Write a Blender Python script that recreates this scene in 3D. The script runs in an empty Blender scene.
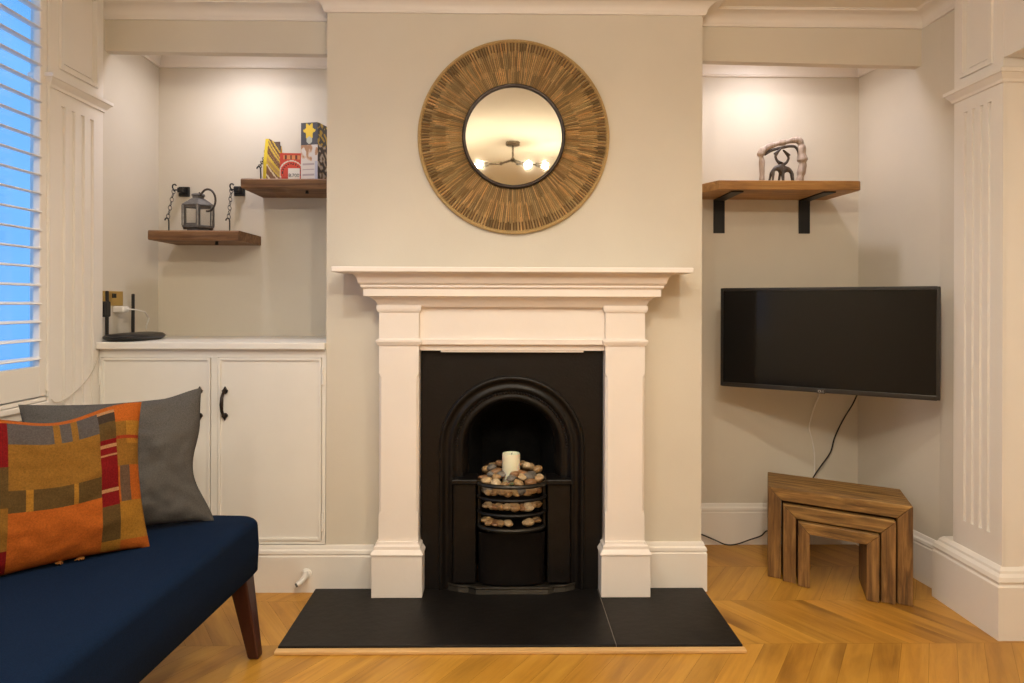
import bpy, bmesh, math, random
from mathutils import Vector, Matrix, noise
R = math.radians
random.seed(7)
S = bpy.context.scene
COL = S.collection

# ------------------------------------------------------------------ materials
MATS = {}
def _nodes(name):
    m = bpy.data.materials.new(name); m.use_nodes = True
    nt = m.node_tree; b = nt.nodes['Principled BSDF']
    MATS[name] = m
    return m, nt, b
def mat(name, col, rough=0.5, metal=0.0, var=0.0, vscale=8.0, bump=0.0, bscale=60.0, spec=0.5, attr=False, coat=0.0):
    """one surface: base colour with soft mottling and fine bump; attr multiplies in the per-face 'tint' of the mesh"""
    m, nt, b = _nodes(name)
    b.inputs['Roughness'].default_value = rough
    b.inputs['Metallic'].default_value = metal
    b.inputs['Specular IOR Level'].default_value = spec
    b.inputs['Coat Weight'].default_value = coat
    b.inputs['Base Color'].default_value = (*col, 1)
    tc = nt.nodes.new('ShaderNodeTexCoord')
    src = None
    if var > 0:
        n = nt.nodes.new('ShaderNodeTexNoise'); n.inputs['Scale'].default_value = vscale; n.inputs['Detail'].default_value = 5
        nt.links.new(tc.outputs['Object'], n.inputs['Vector'])
        r = nt.nodes.new('ShaderNodeValToRGB')
        r.color_ramp.elements[0].position = .3; r.color_ramp.elements[1].position = .7
        r.color_ramp.elements[0].color = (*[c*(1-var) for c in col], 1)
        r.color_ramp.elements[1].color = (*[min(1, c*(1+var)) for c in col], 1)
        nt.links.new(n.outputs['Fac'], r.inputs['Fac']); src = r.outputs['Color']
    if attr:
        a = nt.nodes.new('ShaderNodeAttribute'); a.attribute_name = 'tint'
        if src:
            mx = nt.nodes.new('ShaderNodeMix'); mx.data_type = 'RGBA'; mx.blend_type = 'MULTIPLY'; mx.inputs[0].default_value = 1
            nt.links.new(src, mx.inputs[6]); nt.links.new(a.outputs['Color'], mx.inputs[7]); src = mx.outputs[2]
        else:
            src = a.outputs['Color']
    if src: nt.links.new(src, b.inputs['Base Color'])
    if bump > 0:
        n2 = nt.nodes.new('ShaderNodeTexNoise'); n2.inputs['Scale'].default_value = bscale; n2.inputs['Detail'].default_value = 4
        nt.links.new(tc.outputs['Object'], n2.inputs['Vector'])
        bp = nt.nodes.new('ShaderNodeBump'); bp.inputs['Strength'].default_value = bump; bp.inputs['Distance'].default_value = .01
        nt.links.new(n2.outputs['Fac'], bp.inputs['Height']); nt.links.new(bp.outputs['Normal'], b.inputs['Normal'])
    return m
def wood(name, dark, mid, light, axis=0, rough=.5, scale=1.0, attr=False, uv=False, bump=.15, knots=True):
    """timber: grain streaks stretched along one axis, darker pores and knots"""
    m, nt, b = _nodes(name)
    b.inputs['Roughness'].default_value = rough
    tc = nt.nodes.new('ShaderNodeTexCoord')
    mp = nt.nodes.new('ShaderNodeMapping')
    sc = [26*scale]*3; sc[axis] = 2.2*scale
    mp.inputs['Scale'].default_value = sc
    nt.links.new(tc.outputs['UV' if uv else 'Object'], mp.inputs['Vector'])
    n = nt.nodes.new('ShaderNodeTexNoise'); n.inputs['Scale'].default_value = 1.5; n.inputs['Detail'].default_value = 8; n.inputs['Roughness'].default_value = .65; n.inputs['Distortion'].default_value = .6
    nt.links.new(mp.outputs['Vector'], n.inputs['Vector'])
    r = nt.nodes.new('ShaderNodeValToRGB'); e = r.color_ramp.elements
    e[0].position = .28; e[0].color = (*dark, 1); e[1].position = .75; e[1].color = (*light, 1)
    k = e.new(.5); k.color = (*mid, 1)
    nt.links.new(n.outputs['Fac'], r.inputs['Fac']); src = r.outputs['Color']
    if knots:
        mp2 = nt.nodes.new('ShaderNodeMapping'); s2 = [7*scale]*3; s2[axis] = 3.2*scale; mp2.inputs['Scale'].default_value = s2
        nt.links.new(tc.outputs['UV' if uv else 'Object'], mp2.inputs['Vector'])
        n3 = nt.nodes.new('ShaderNodeTexNoise'); n3.inputs['Scale'].default_value = 1.0; n3.inputs['Detail'].default_value = 3
        nt.links.new(mp2.outputs['Vector'], n3.inputs['Vector'])
        r3 = nt.nodes.new('ShaderNodeValToRGB'); r3.color_ramp.elements[0].position = .27; r3.color_ramp.elements[0].color = (.35, .28, .22, 1)
        r3.color_ramp.elements[1].position = .42; r3.color_ramp.elements[1].color = (1, 1, 1, 1)
        nt.links.new(n3.outputs['Fac'], r3.inputs['Fac'])
        mx = nt.nodes.new('ShaderNodeMix'); mx.data_type = 'RGBA'; mx.blend_type = 'MULTIPLY'; mx.inputs[0].default_value = .8
        nt.links.new(src, mx.inputs[6]); nt.links.new(r3.outputs['Color'], mx.inputs[7]); src = mx.outputs[2]
    if attr:
        a = nt.nodes.new('ShaderNodeAttribute'); a.attribute_name = 'tint'
        mx = nt.nodes.new('ShaderNodeMix'); mx.data_type = 'RGBA'; mx.blend_type = 'MULTIPLY'; mx.inputs[0].default_value = 1
        nt.links.new(src, mx.inputs[6]); nt.links.new(a.outputs['Color'], mx.inputs[7]); src = mx.outputs[2]
    nt.links.new(src, b.inputs['Base Color'])
    bp = nt.nodes.new('ShaderNodeBump'); bp.inputs['Strength'].default_value = bump; bp.inputs['Distance'].default_value = .004
    nt.links.new(n.outputs['Fac'], bp.inputs['Height']); nt.links.new(bp.outputs['Normal'], b.inputs['Normal'])
    return m
def emit(name, col, strength):
    m, nt, b = _nodes(name)
    b.inputs['Base Color'].default_value = (*col, 1)
    b.inputs['Emission Color'].default_value = (*col, 1); b.inputs['Emission Strength'].default_value = strength
    return m
def fabric(name, col, weave=900, var=.25, rough=.95, bump=.35, attr=False):
    m = mat(name, col, rough, 0, var, 300, 0, attr=attr, spec=.08)
    nt = m.node_tree; b = nt.nodes['Principled BSDF']
    tc = nt.nodes.new('ShaderNodeTexCoord')
    hs = []
    for d in ('X', 'Z'):
        w = nt.nodes.new('ShaderNodeTexWave'); w.bands_direction = d; w.inputs['Scale'].default_value = weave/6.28; w.inputs['Distortion'].default_value = 1.0
        nt.links.new(tc.outputs['Object'], w.inputs['Vector']); hs.append(w)
    ad = nt.nodes.new('ShaderNodeMath'); ad.operation = 'ADD'
    nt.links.new(hs[0].outputs['Fac'], ad.inputs[0]); nt.links.new(hs[1].outputs['Fac'], ad.inputs[1])
    bp = nt.nodes.new('ShaderNodeBump'); bp.inputs['Strength'].default_value = bump; bp.inputs['Distance'].default_value = .001
    nt.links.new(ad.outputs[0], bp.inputs['Height']); nt.links.new(bp.outputs['Normal'], b.inputs['Normal'])
    return m

M_wall = mat('wall_paint', (.65, .605, .515), .85, var=.03, vscale=3, bump=.04, bscale=140, spec=.25)
M_ceil = mat('ceiling_paint', (.80, .76, .67), .9, spec=.2)
M_trim = mat('white_trim_paint', (.79, .755, .70), .45, var=.02, vscale=5, bump=.02, bscale=60)
M_surround = mat('surround_paint', (.83, .77, .71), .42, var=.02, vscale=5, bump=.03, bscale=60)
M_cab = mat('cabinet_paint', (.80, .78, .73), .4, var=.02, vscale=6, bump=.02)
M_shutter = mat('shutter_paint', (.80, .76, .70), .45)
M_slate = mat('black_slate', (.0055, .0042, .0034), .5, spec=.28, var=.4, vscale=14, bump=.12, bscale=40)
M_iron = mat('cast_iron', (.0045, .0034, .003), .42, .0, spec=.28, var=.25, vscale=18, bump=.12, bscale=120)
M_iron_rub = mat('rubbed_cast_iron', (.03, .026, .02), .36, .5, var=.3, vscale=25, bump=.1, bscale=120)
M_soot = mat('sooty_fireback', (.006, .006, .006), .95, var=.3, vscale=20, bump=.3, bscale=50, spec=.1)
M_black = mat('black_metal', (.012, .012, .012), .45, .3)
M_bkplastic = mat('black_plastic', (.012, .011, .011), .4, spec=.4)
M_screen = mat('tv_screen', (.004, .004, .004), .12, spec=.32)
M_bezel = mat('tv_bezel', (.015, .014, .014), .3)
M_bronze = mat('dark_bronze', (.035, .025, .02), .4, .7)
M_brass = mat('brass', (.60, .42, .14), .28, .9)
M_white = mat('white_plastic', (.8, .78, .74), .35)
M_wax = mat('ivory_wax', (.86, .80, .60), .45); MATS['ivory_wax'].node_tree.nodes['Principled BSDF'].inputs['Subsurface Weight'].default_value = .25
M_wick = mat('burnt_wick', (.02, .015, .01), .9)
M_navy = fabric('navy_fabric', (.0035, .011, .032), 1400, .25)
M_grey = fabric('grey_linen', (.083, .078, .073), 1100, .22)
M_patch = fabric('patchwork_cloth', (.66, .62, .58), 1100, .2, attr=True)
M_legwood = wood('mahogany', (.025, .006, .005), (.042, .010, .007), (.06, .015, .01), 2, .35, knots=False)
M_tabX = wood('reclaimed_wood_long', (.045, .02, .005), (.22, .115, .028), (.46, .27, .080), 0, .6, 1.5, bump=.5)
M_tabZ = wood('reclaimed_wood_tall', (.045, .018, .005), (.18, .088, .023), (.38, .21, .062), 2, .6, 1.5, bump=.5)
M_shelf = wood('oak_shelf', (.18, .085, .02), (.40, .20, .055), (.56, .32, .11), 0, .5, .8)
M_rustic = wood('rustic_board', (.06, .025, .01), (.19, .095, .04), (.33, .19, .09), 0, .7, .9)
M_drift = wood('driftwood', (.19, .135, .10), (.40, .32, .26), (.58, .49, .42), 2, .75, 2)
M_carv = mat('dark_carving', (.055, .042, .032), .5, var=.5, vscale=90)
M_oakstrip = wood('light_oak_strip', (.42, .24, .08), (.62, .38, .15), (.75, .5, .22), 0, .4, .5, knots=False)
M_floor = wood('oak_parquet', (.31, .138, .015), (.46, .222, .028), (.56, .295, .046), 0, .36, .55, attr=True, uv=True, bump=.06)
M_rope = mat('seagrass', (.82, .60, .30), .85, var=.18, vscale=220, bump=.6, bscale=500, attr=True, spec=.2)
M_mirror = mat('mirror_glass', (.80, .78, .68), .02, 1.0)
M_zinc = mat('weathered_zinc', (.16, .155, .15), .5, .55, var=.25, vscale=60, bump=.1)
M_tint = mat('printed_card', (1, 1, 1), .45, attr=True)
M_stone = mat('river_pebble', (.95, .95, .95), .5, var=.25, vscale=60, attr=True)
M_gun = mat('gunmetal_fitting', (.10, .075, .05), .4, .8)
M_bulb = emit('glowing_bulb', (1.0, .875, .70), 820)
M_ink = mat('dark_ink', (.03, .03, .04), .6)
M_silver = mat('silver_badge', (.55, .52, .5), .35, .6)
def glassmat(name, tint, rough=.0):
    m, nt, b = _nodes(name)
    out = nt.nodes['Material Output']
    tr = nt.nodes.new('ShaderNodeBsdfTransparent'); tr.inputs['Color'].default_value = (*tint, 1)
    gl = nt.nodes.new('ShaderNodeBsdfGlossy'); gl.inputs['Roughness'].default_value = .03 + rough
    mx = nt.nodes.new('ShaderNodeMixShader')
    mx.inputs[0].default_value = .05; nt.links.new(tr.outputs[0], mx.inputs[1]); nt.links.new(gl.outputs[0], mx.inputs[2])
    nt.links.new(mx.outputs[0], out.inputs['Surface'])
    nt.nodes.remove(b)
    return m
M_pane = glassmat('window_glass', (.97, .98, 1))
M_langlass = glassmat('lantern_glass', (.95, .95, .93), .15)

# ------------------------------------------------------------------ mesh builder
class MB:
    def __init__(s): s.v = []; s.f = []; s.t = []; s.uv = []; s.m = []
    def face(s, idx, tint=(1, 1, 1), uv=None, mi=0): s.f.append(tuple(idx)); s.t.append(tint); s.uv.append(uv); s.m.append(mi)
    def add(s, pts): i = len(s.v); s.v += [tuple(p) for p in pts]; return i
    def box(s, x0, x1, y0, y1, z0, z1, tint=(1, 1, 1)):
        i = s.add([(x0,y0,z0),(x1,y0,z0),(x1,y1,z0),(x0,y1,z0),(x0,y0,z1),(x1,y0,z1),(x1,y1,z1),(x0,y1,z1)])
        for q in ((0,3,2,1),(4,5,6,7),(0,1,5,4),(1,2,6,5),(2,3,7,6),(3,0,4,7)): s.face([i+k for k in q], tint)
        return s
    def loft(s, rings, cap0=True, cap1=True, closed=False, tint=(1, 1, 1)):
        n = len(rings[0]); ids = [s.add(r) for r in rings]; m = len(rings)
        for a in range(m if closed else m-1):
            p, q = ids[a], ids[(a+1) % m]
            for k in range(n): s.face((p+k, p+(k+1) % n, q+(k+1) % n, q+k), tint)
        if not closed:
            if cap0: s.face([ids[0]+k for k in reversed(range(n))], tint)
            if cap1: s.face([ids[-1]+k for k in range(n)], tint)
        return s
    def strip(s, rings, closed=False, tint=(1, 1, 1)):
        """open profiles joined into a skin"""
        n = len(rings[0]); ids = [s.add(r) for r in rings]; m = len(rings)
        for a in range(m if closed else m-1):
            p, q = ids[a], ids[(a+1) % m]
            for k in range(n-1): s.face((p+k, p+k+1, q+k+1, q+k), tint)
        return s
    def tube(s, pts, rad, n=10, flat=1.0, closed=False, tint=(1, 1, 1)):
        P = [Vector(p) for p in pts]; m = len(P)
        rad = rad if isinstance(rad, (list, tuple)) else [rad]*m
        rings = []; up = None
        for i in range(m):
            if closed: d = P[(i+1) % m]-P[i-1]
            else: d = P[min(i+1, m-1)]-P[max(i-1, 0)]
            d = d.normalized() if d.length > 1e-9 else Vector((0, 0, 1))
            if up is None:
                up = Vector((0, 0, 1)) if abs(d.z) < .9 else Vector((1, 0, 0))
            a = d.cross(up)
            if a.length < 1e-6: a = d.cross(Vector((0, 1, 0)))
            a.normalize(); up = a.cross(d).normalized()
            rings.append([P[i]+a*math.cos(2*math.pi*k/n)*rad[i]+up*math.sin(2*math.pi*k/n)*rad[i]*flat for k in range(n)])
        return s.loft(rings, closed=closed, tint=tint)
    def lathe(s, prof, c=(0, 0, 0), n=32, axis='Z', tint=(1, 1, 1), a0=0, a1=2*math.pi):
        full = abs(a1-a0-2*math.pi) < 1e-6
        rings = []
        for k in range(n if full else n+1):
            a = a0+(a1-a0)*k/n; ca, sa = math.cos(a), math.sin(a); r = []
            for (q, h) in prof:
                if axis == 'Z': r.append((c[0]+q*ca, c[1]+q*sa, c[2]+h))
                elif axis == 'Y': r.append((c[0]+q*ca, c[1]+h, c[2]+q*sa))
                else: r.append((c[0]+h, c[1]+q*ca, c[2]+q*sa))
            rings.append(r)
        return s.strip(rings, closed=full, tint=tint)
    def sweep(s, path, prof, closed_prof=True):
        """a moulding: profile points (out, z) carried along a horizontal path with mitred corners; 'out' is to the right of travel"""
        P = [Vector((p[0], p[1])) for p in path]; rings = []
        for i in range(len(P)):
            ds = []
            if i > 0: ds.append((P[i]-P[i-1]).normalized())
            if i < len(P)-1: ds.append((P[i+1]-P[i]).normalized())
            ns = [Vector((d.y, -d.x)) for d in ds]
            if len(ns) == 2:
                mt = (ns[0]+ns[1]); k = 2/max(mt.length_squared, .2); mt = mt*k
            else: mt = ns[0]
            rings.append([(P[i].x+mt.x*o, P[i].y+mt.y*o, z) for (o, z) in prof])
        return s.loft(rings) if closed_prof else s.strip(rings)
    def sphere(s, c, r, n=16, m=10, sc=(1, 1, 1), tint=(1, 1, 1)):
        prof = [(math.sin(math.pi*i/m)*r, -math.cos(math.pi*i/m)*r) for i in range(m+1)]
        st = len(s.v); s.lathe(prof, (0, 0, 0), n, tint=tint)
        for i in range(st, len(s.v)):
            v = s.v[i]; s.v[i] = (c[0]+v[0]*sc[0], c[1]+v[1]*sc[1], c[2]+v[2]*sc[2])
        return s
    def xform(s, M):
        s.v = [tuple(M @ Vector(v)) for v in s.v]; return s
    def build(s, name, material, parent=None, smooth=False, bev=0, seg=2, angle=35, sub=0, loc=None):
        me = bpy.data.meshes.new(name)
        me.from_pydata(s.v, [], s.f)
        for m_ in (material if isinstance(material, (list, tuple)) else [material]): me.materials.append(m_)
        if any(s.m):
            for p, k in zip(me.polygons, s.m): p.material_index = k
        if any(t != (1, 1, 1) for t in s.t) or material in (M_floor, M_rope, M_tint, M_stone, M_patch):
            a = me.color_attributes.new('tint', 'FLOAT_COLOR', 'CORNER')
            for p, t in zip(me.polygons, s.t):
                for li in p.loop_indices: a.data[li].color = (*t, 1)
        if any(u is not None for u in s.uv):
            ul = me.uv_layers.new(name='UVMap')
            for p, u in zip(me.polygons, s.uv):
                if u:
                    for li, q in zip(p.loop_indices, u): ul.data[li].uv = q
        bm = bmesh.new(); bm.from_mesh(me)
        bmesh.ops.remove_doubles(bm, verts=bm.verts, dist=1e-6)
        bmesh.ops.recalc_face_normals(bm, faces=bm.faces)
        bm.to_mesh(me); bm.free()
        if smooth:
            for p in me.polygons: p.use_smooth = True
            try: me.set_sharp_from_angle(angle=R(angle))
            except Exception: pass
        o = bpy.data.objects.new(name, me); COL.objects.link(o)
        if parent: o.parent = parent
        if loc: o.location = loc
        if bev:
            b = o.modifiers.new('Bevel', 'BEVEL'); b.width = bev; b.segments = seg; b.limit_method = 'ANGLE'; b.angle_limit = R(40); b.harden_normals = False
        if sub:
            b = o.modifiers.new('Subsurf', 'SUBSURF'); b.levels = sub; b.render_levels = sub
        return o

def tag(o, label=None, cat=None, group=None, kind=None):
    if label: o['label'] = label
    if cat: o['category'] = cat
    if group: o['group'] = group
    if kind: o['kind'] = kind
    return o
def thing(name, label, cat, loc=(0, 0, 0), rz=0, group=None):
    o = bpy.data.objects.new(name, None); COL.objects.link(o)
    o.location = loc; o.rotation_euler = (0, 0, rz); o.empty_display_size = .1
    return tag(o, label, cat, group)
def struct(name, mb, m, label, cat, **k):
    return tag(mb.build(name, m, **k), label, cat, kind='structure')

def sm(t): t = max(0, min(1, t)); return t*t*(3-2*t)

# ------------------------------------------------------------------ room dimensions (metres; camera stands at the origin of X, the chimney breast face is Y = 0)
BL, BR = -.688, .787          # chimney breast
WL, WR = -1.60, 1.735         # side walls
YB = .53                      # alcove back wall
YHL = .088
YH = .11                      # alcove header face
ZC = 2.315                    # ceiling
YF = -4.7                     # wall behind the camera
WRB = 1.68                    # right wall at the back corner (old wall, slightly out of square)
def wr(y): return WRB+(WR-WRB)*min(1, max(0, (YB-y)/(YB-0.0)))

# ---- floor: chevron-laid oak blocks in rows across the room
def make_floor():
    bm = bmesh.new(); RD_, PW, AN = .34, .092, R(32)
    uvl = bm.loops.layers.uv.new('UVMap'); cl = bm.loops.layers.float_color.new('tint')
    sh_ = RD_*math.tan(AN); g = .0004; ca, sa = math.cos(AN), math.sin(AN)
    for r in range(-14, 5):
        y0 = -.44+r*RD_; d = -1 if r % 2 == 0 else 1
        for k in range(-34, 40):
            x0 = k*PW+(.03 if r % 2 else .055)
            xb = x0-d*sh_/2; xt = x0+d*sh_/2
            c = [(xb+g, y0+g), (xb+PW-g, y0+g), (xt+PW-g, y0+RD_-g), (xt+g, y0+RD_-g)]
            f = bm.faces.new([bm.verts.new((p[0], p[1], 0)) for p in c])
            q = random.uniform(.88, 1.10); h = random.uniform(-.06, .06)
            t = (q, q*(1+h*.5), q*(1+h), 1); du, dv = random.uniform(0, 40), random.uniform(0, 40)
            for lp, p in zip(f.loops, c):
                lp[uvl].uv = (p[0]*sa*d+p[1]*ca+du, p[0]*ca-p[1]*sa*d+dv); lp[cl] = t
    for co, no in (((-1.64, 0, 0), (-1, 0, 0)), ((2.2, 0, 0), (1, 0, 0)), ((0, .56, 0), (0, 1, 0)), ((0, -4.72, 0), (0, -1, 0))):
        bmesh.ops.bisect_plane(bm, geom=bm.verts[:]+bm.edges[:]+bm.faces[:], plane_co=co, plane_no=no, clear_outer=True)
    me = bpy.data.meshes.new('floor'); bm.to_mesh(me); bm.free(); me.materials.append(M_floor)
    o = bpy.data.objects.new('floor', me); COL.objects.link(o)
    tag(o, 'golden oak parquet floor laid in zigzag rows', 'floor', kind='structure')
    sub = MB().box(-1.64, 2.2, -4.72, .56, -.06, -.0015).build('floor_subbase', mat('dark_joint', (.12, .055, .015), .8), o)
    return o
make_floor()

struct('ceiling', MB().box(-1.75, 2.3, YF-.1, YB+.1, ZC, ZC+.08), M_ceil, 'plain cream painted ceiling', 'ceiling')
struct('wall_back', MB().box(-1.75, 1.9, YB, YB+.1, 0, ZC), M_wall, 'warm grey painted wall at the back of both alcoves', 'wall')
struct('wall_front', MB().box(-1.75, 2.3, YF-.1, YF, 0, ZC), M_wall, 'painted wall behind the viewer', 'wall')

# chimney breast with the fire opening left out
cb = MB()
cb.box(BL, -.33, 0, YB, 0, ZC); cb.box(.41, BR, 0, YB, 0, ZC); cb.box(-.33, .41, 0, YB, .96, ZC); cb.box(-.33, .41, .40, YB, 0, .96)
struct('wall_chimney', cb, M_wall, 'warm grey chimney breast wall carrying the round mirror', 'wall')

# left wall with the window opening
wl = MB()
WY0, WY1, WZ0, WZ1 = -2.1, -.282, .80, 2.25
TW_ = .045
wl.box(WL-TW_, WL, WY1, YB, 0, ZC); wl.box(WL-TW_, WL, YF, WY0, 0, ZC); wl.box(WL-TW_, WL, WY0, WY1, 0, WZ0); wl.box(WL-TW_, WL, WY0, WY1, WZ1, ZC)
struct('wall_left', wl, M_wall, 'painted left wall around the shuttered window', 'wall')
# right wall, slightly out of square in the alcove, opening into the next room nearer the viewer
w = MB(); pts = [(WRB, YB), (WR, 0), (WR, -.15), (WR+.12, -.15), (WR+.12, YB)]
w.loft([[(x, y, 0) for x, y in pts], [(x, y, ZC) for x, y in pts]])
w.box(WR+.0, 2.2, -.40, -.15, 0, ZC)
w.box(WR+.01, 2.2, YF, -.42, 1.975, ZC)
struct('wall_right', w, M_wall, 'painted right wall of the alcove behind the television', 'wall')
struct('wall_side', MB().box(2.15, 2.25, YF, -.15, 0, ZC), M_wall, 'far wall seen through the opening beyond the right pilaster', 'wall')

# headers over the alcoves and the small alcove ceilings
def header(name, x0, x1, z0, z1, label, yh=None):
    m = MB(); yh = YH if yh is None else yh
    prof = lambda x, z: [(x, yh, z), (x, yh+.04, z), (x, yh+.04, ZC), (x, yh, ZC)]
    m.loft([prof(x0, z0), prof(x1, z1)])
    struct(name, m, M_wall, label, 'beam')
header('trim_1', WL, BL, 2.137, 2.131, 'painted header beam across the left alcove', YHL)
header('trim_2', BR, WR+.02, 2.124, 2.108, 'painted header beam across the right alcove')

# crown mouldings
def crownprof(zb, h, p):
    pr = [(0, zb), (.010, zb), (.012, zb+.006)]
    for k in range(9):
        a = k/8*math.pi/2
        pr.append((.014+(p-.024)*(1-math.cos(a)), zb+.008+(h-.018)*math.sin(a)))
    pr += [(p-.006, zb+h-.008), (p-.006, zb+h-.004), (p, zb+h-.004), (p, zb+h), (0, zb+h)]
    return pr
cr = MB().sweep([(WL, YHL), (BL, YHL), (BL, 0), (BR, 0), (BR, YH), (WR+.0, YH), (WR, -.145)], crownprof(2.262, .054, .078))
struct('trim_3', cr, M_trim, 'cream cornice following the chimney breast and headers', 'cornice', smooth=True, angle=25)
struct('trim_4', MB().sweep([(WL, YHL+.04), (WL, YB), (BL, YB), (BL, YHL+.04)], crownprof(2.218, .098, .09)), M_trim, 'white cornice inside the left alcove', 'cornice', smooth=True, angle=25)
struct('trim_5', MB().sweep([(BR, YH+.04), (BR, YB), (WRB, YB), (wr(.15), YH+.04)], crownprof(2.195, .121, .10)), M_trim, 'white cornice inside the right alcove', 'cornice', smooth=True, angle=25)

# baseboards
def skirt(h):
    return [(0, 0), (.019, 0), (.019, h-.042), (.0165, h-.038), (.0165, h-.034), (.019, h-.030), (.017, h-.020), (.011, h-.014), (.009, h-.006), (.006, h), (0, h)]
struct('baseboard_right', MB().sweep([(.566, 0), (BR, 0), (BR, YB), (WRB, YB), (WR-.002, -.062)], skirt(.19)), M_trim, 'moulded white baseboard of the right alcove', 'baseboard', smooth=True, angle=25)
struct('baseboard_left', MB().sweep([(-1.568, 0), (-.500, 0)], skirt(.18)), M_trim, 'moulded white baseboard under the alcove cupboard', 'baseboard', smooth=True, angle=25)

# fluted pilasters
def pilaster(name, xf, side, y0, y1, label, capz, ext=False, basep=.035):
    """xf = face plane, side = +1 on the right wall (faces -X) or -1 on the left wall (faces +X)"""
    m = MB(); xw = xf+side*.06; n = -side
    W_ = y1-y0
    # shaft: flutes are real grooves running from zf0 to zf1
    zf0, zf1 = .335, capz-.06
    m.box(min(xf, xw)+(0 if side < 0 else .009), max(xf, xw)-(0.009 if side < 0 else 0), y0, y1, 0, ZC)
    xs = xf; xi = xf+side*.010
    lo, hi = min(xs, xi), max(xs, xi)
    m.box(lo, hi, y0, y1, 0, zf0); m.box(lo, hi, y0, y1, zf1, capz+.0)
    nfl = 4; mg = .045; pit = (W_-2*mg)/nfl; fw = pit*.42
    edges = [y0]
    for k in range(nfl):
        c = y0+mg+pit*(k+.5); edges += [c-fw/2, c+fw/2]
    edges.append(y1)
    for k in range(0, len(edges), 2): m.box(lo, hi, edges[k], edges[k+1], zf0, zf1)
    # upper block with a sunk panel
    p0, p1, q0, q1 = y0+.055, y1-.05, capz+.075, min(ZC-.03, capz+.40)
    m.box(lo, hi, y0, p0, capz, ZC); m.box(lo, hi, p1, y1, capz, ZC); m.box(lo, hi, p0, p1, capz, q0); m.box(lo, hi, p0, p1, q1, ZC)
    for (a, b, c, d) in ((p0-.007, p1+.007, q0-.007, q0+.007), (p0-.007, p0+.007, q0+.007, q1), (p1-.007, p1+.007, q0+.007, q1)):
        m.box(min(xf-side*.009, xi), max(xf-side*.009, xi), a, b, c, d)
    m.box(min(xf+side*.004, xi), max(xf+side*.004, xi), p0+.022, p1-.022, q0+.022, q1-.02)
    # cap moulding and base, both returned round the visible ends
    xw2 = xw
    path = [(xw2, y1), (xf, y1), (xf, y0), (xw2+side*(.35 if ext else 0), y0)] if side > 0 else [(xw2, y0), (xf, y0), (xf, y1), (xw2, y1)]
    m.sweep(path, [(0, capz-.012), (.006, capz-.012), (.009, capz-.002), (.018, capz+.010), (.022, capz+.016), (.027, capz+.018), (.027, capz+.030), (.015, capz+.036), (0, capz+.038)])
    if side > 0: path = [(xw2, y1+.05), (xf, y1+.05), (xf, y0+.004), (xw2+.35, y0+.004)]
    m.sweep(path, [(-.05, 0), (basep, 0), (basep, .178), (basep-.006, .184), (basep-.006, .190), (basep, .196), (basep-.004, .210), (basep-.014, .220), (basep-.016, .228), (.003, .240), (-.05, .245)])
    if ext:
        m.box(xw, 2.16, y0+.001, y0+.012, 0, ZC)
        m.box(xf+.002, 2.16, YF, y0, 1.965, ZC)
    return struct(name, m, M_trim, label, 'pilaster')
pilaster('trim_6', 1.695, 1, -.402, -.145, 'fluted white pilaster at the end of the right wall', 1.893, ext=True, basep=.03)
pilaster('trim_7', -1.570, -1, -.300, .022, 'fluted white pilaster between window and left alcove', 1.884)

# ------------------------------------------------------------------ window, shutter
wf = MB(); fa, fb = WL-.042, WL-.024
wf.box(fa, fb, WY0, WY0+.05, WZ0, WZ1); wf.box(fa, fb, WY1-.012, WY1, WZ0, WZ1)
wf.box(fa, fb, WY0, WY1, WZ0, WZ0+.04); wf.box(fa, fb, WY0, WY1, WZ1-.04, WZ1); wf.box(fa, fb, -1.22, -1.18, WZ0, WZ1)
win = struct('window_1', wf, M_shutter, 'window in the left wall behind white louvred shutters', 'window')
MB().box(WL-.035, WL-.031, WY0+.05, WY1-.012, WZ0+.04, WZ1-.04).build('pane', M_pane, win)
sl = MB(); sl.box(WL+.0005, WL+.035, WY0-.05, -.302, .765, .785); sl.box(WL+.0005, WL+.02, WY0-.03, -.302, .735, .765); sl.box(WL+.0005, WL+.022, WY0, -.302, .785, .80)
sl.build('window_sill', M_shutter, win, bev=.004)
sh = thing('louvred_shutter', 'white wooden louvred shutter filling the window at the left edge', 'shutter', (WL, -1.0, .80))
XS = .014   # panel mid plane, local to the wall face
f = MB(); f.box(.001, .030, .692, .698, 0, 1.45); f.box(.001, .030, -1.1, -1.03, 0, 1.45); f.box(.001, .030, -1.1, .698, 1.38, 1.45)
f.build('outer_frame', M_shutter, sh, bev=.003)
f = MB(); f.box(.001, .026, .655, .690, .004, 1.375); f.build('stile', M_shutter, sh, bev=.003)
f = MB(); f.box(.001, .026, -.30, .655, .004, .108); f.build('bottom_rail', M_shutter, sh, bev=.003)
f = MB(); f.box(-.002, .026, -.36, -.30, .004, 1.375); f.box(-.002, .026, -1.03, -.36, .004, .108); f.build('meeting_stile', M_shutter, sh, bev=.003)
lv = MB(); zz = .135
while zz < 1.375:
    ring = [(XS+.020*math.cos(a), .0045*math.sin(a)+zz-.020*math.cos(a)*.14) for a in [2*math.pi*k/12 for k in range(12)]]
    lv.loft([[(x, -1.03, z) for x, z in ring], [(x, -.36, z) for x, z in ring]]); lv.loft([[(x, -.30, z) for x, z in ring], [(x, .656, z) for x, z in ring]])
    zz += .0625
lv.build('louvre_slats', M_shutter, sh, smooth=True)
for hz in (.62, .02):
    h = MB(); h.tube([(.030, .690, hz), (.030, .690, hz+.09)], .005, 8); h.build('hinge', M_shutter, sh, smooth=True)

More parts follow.
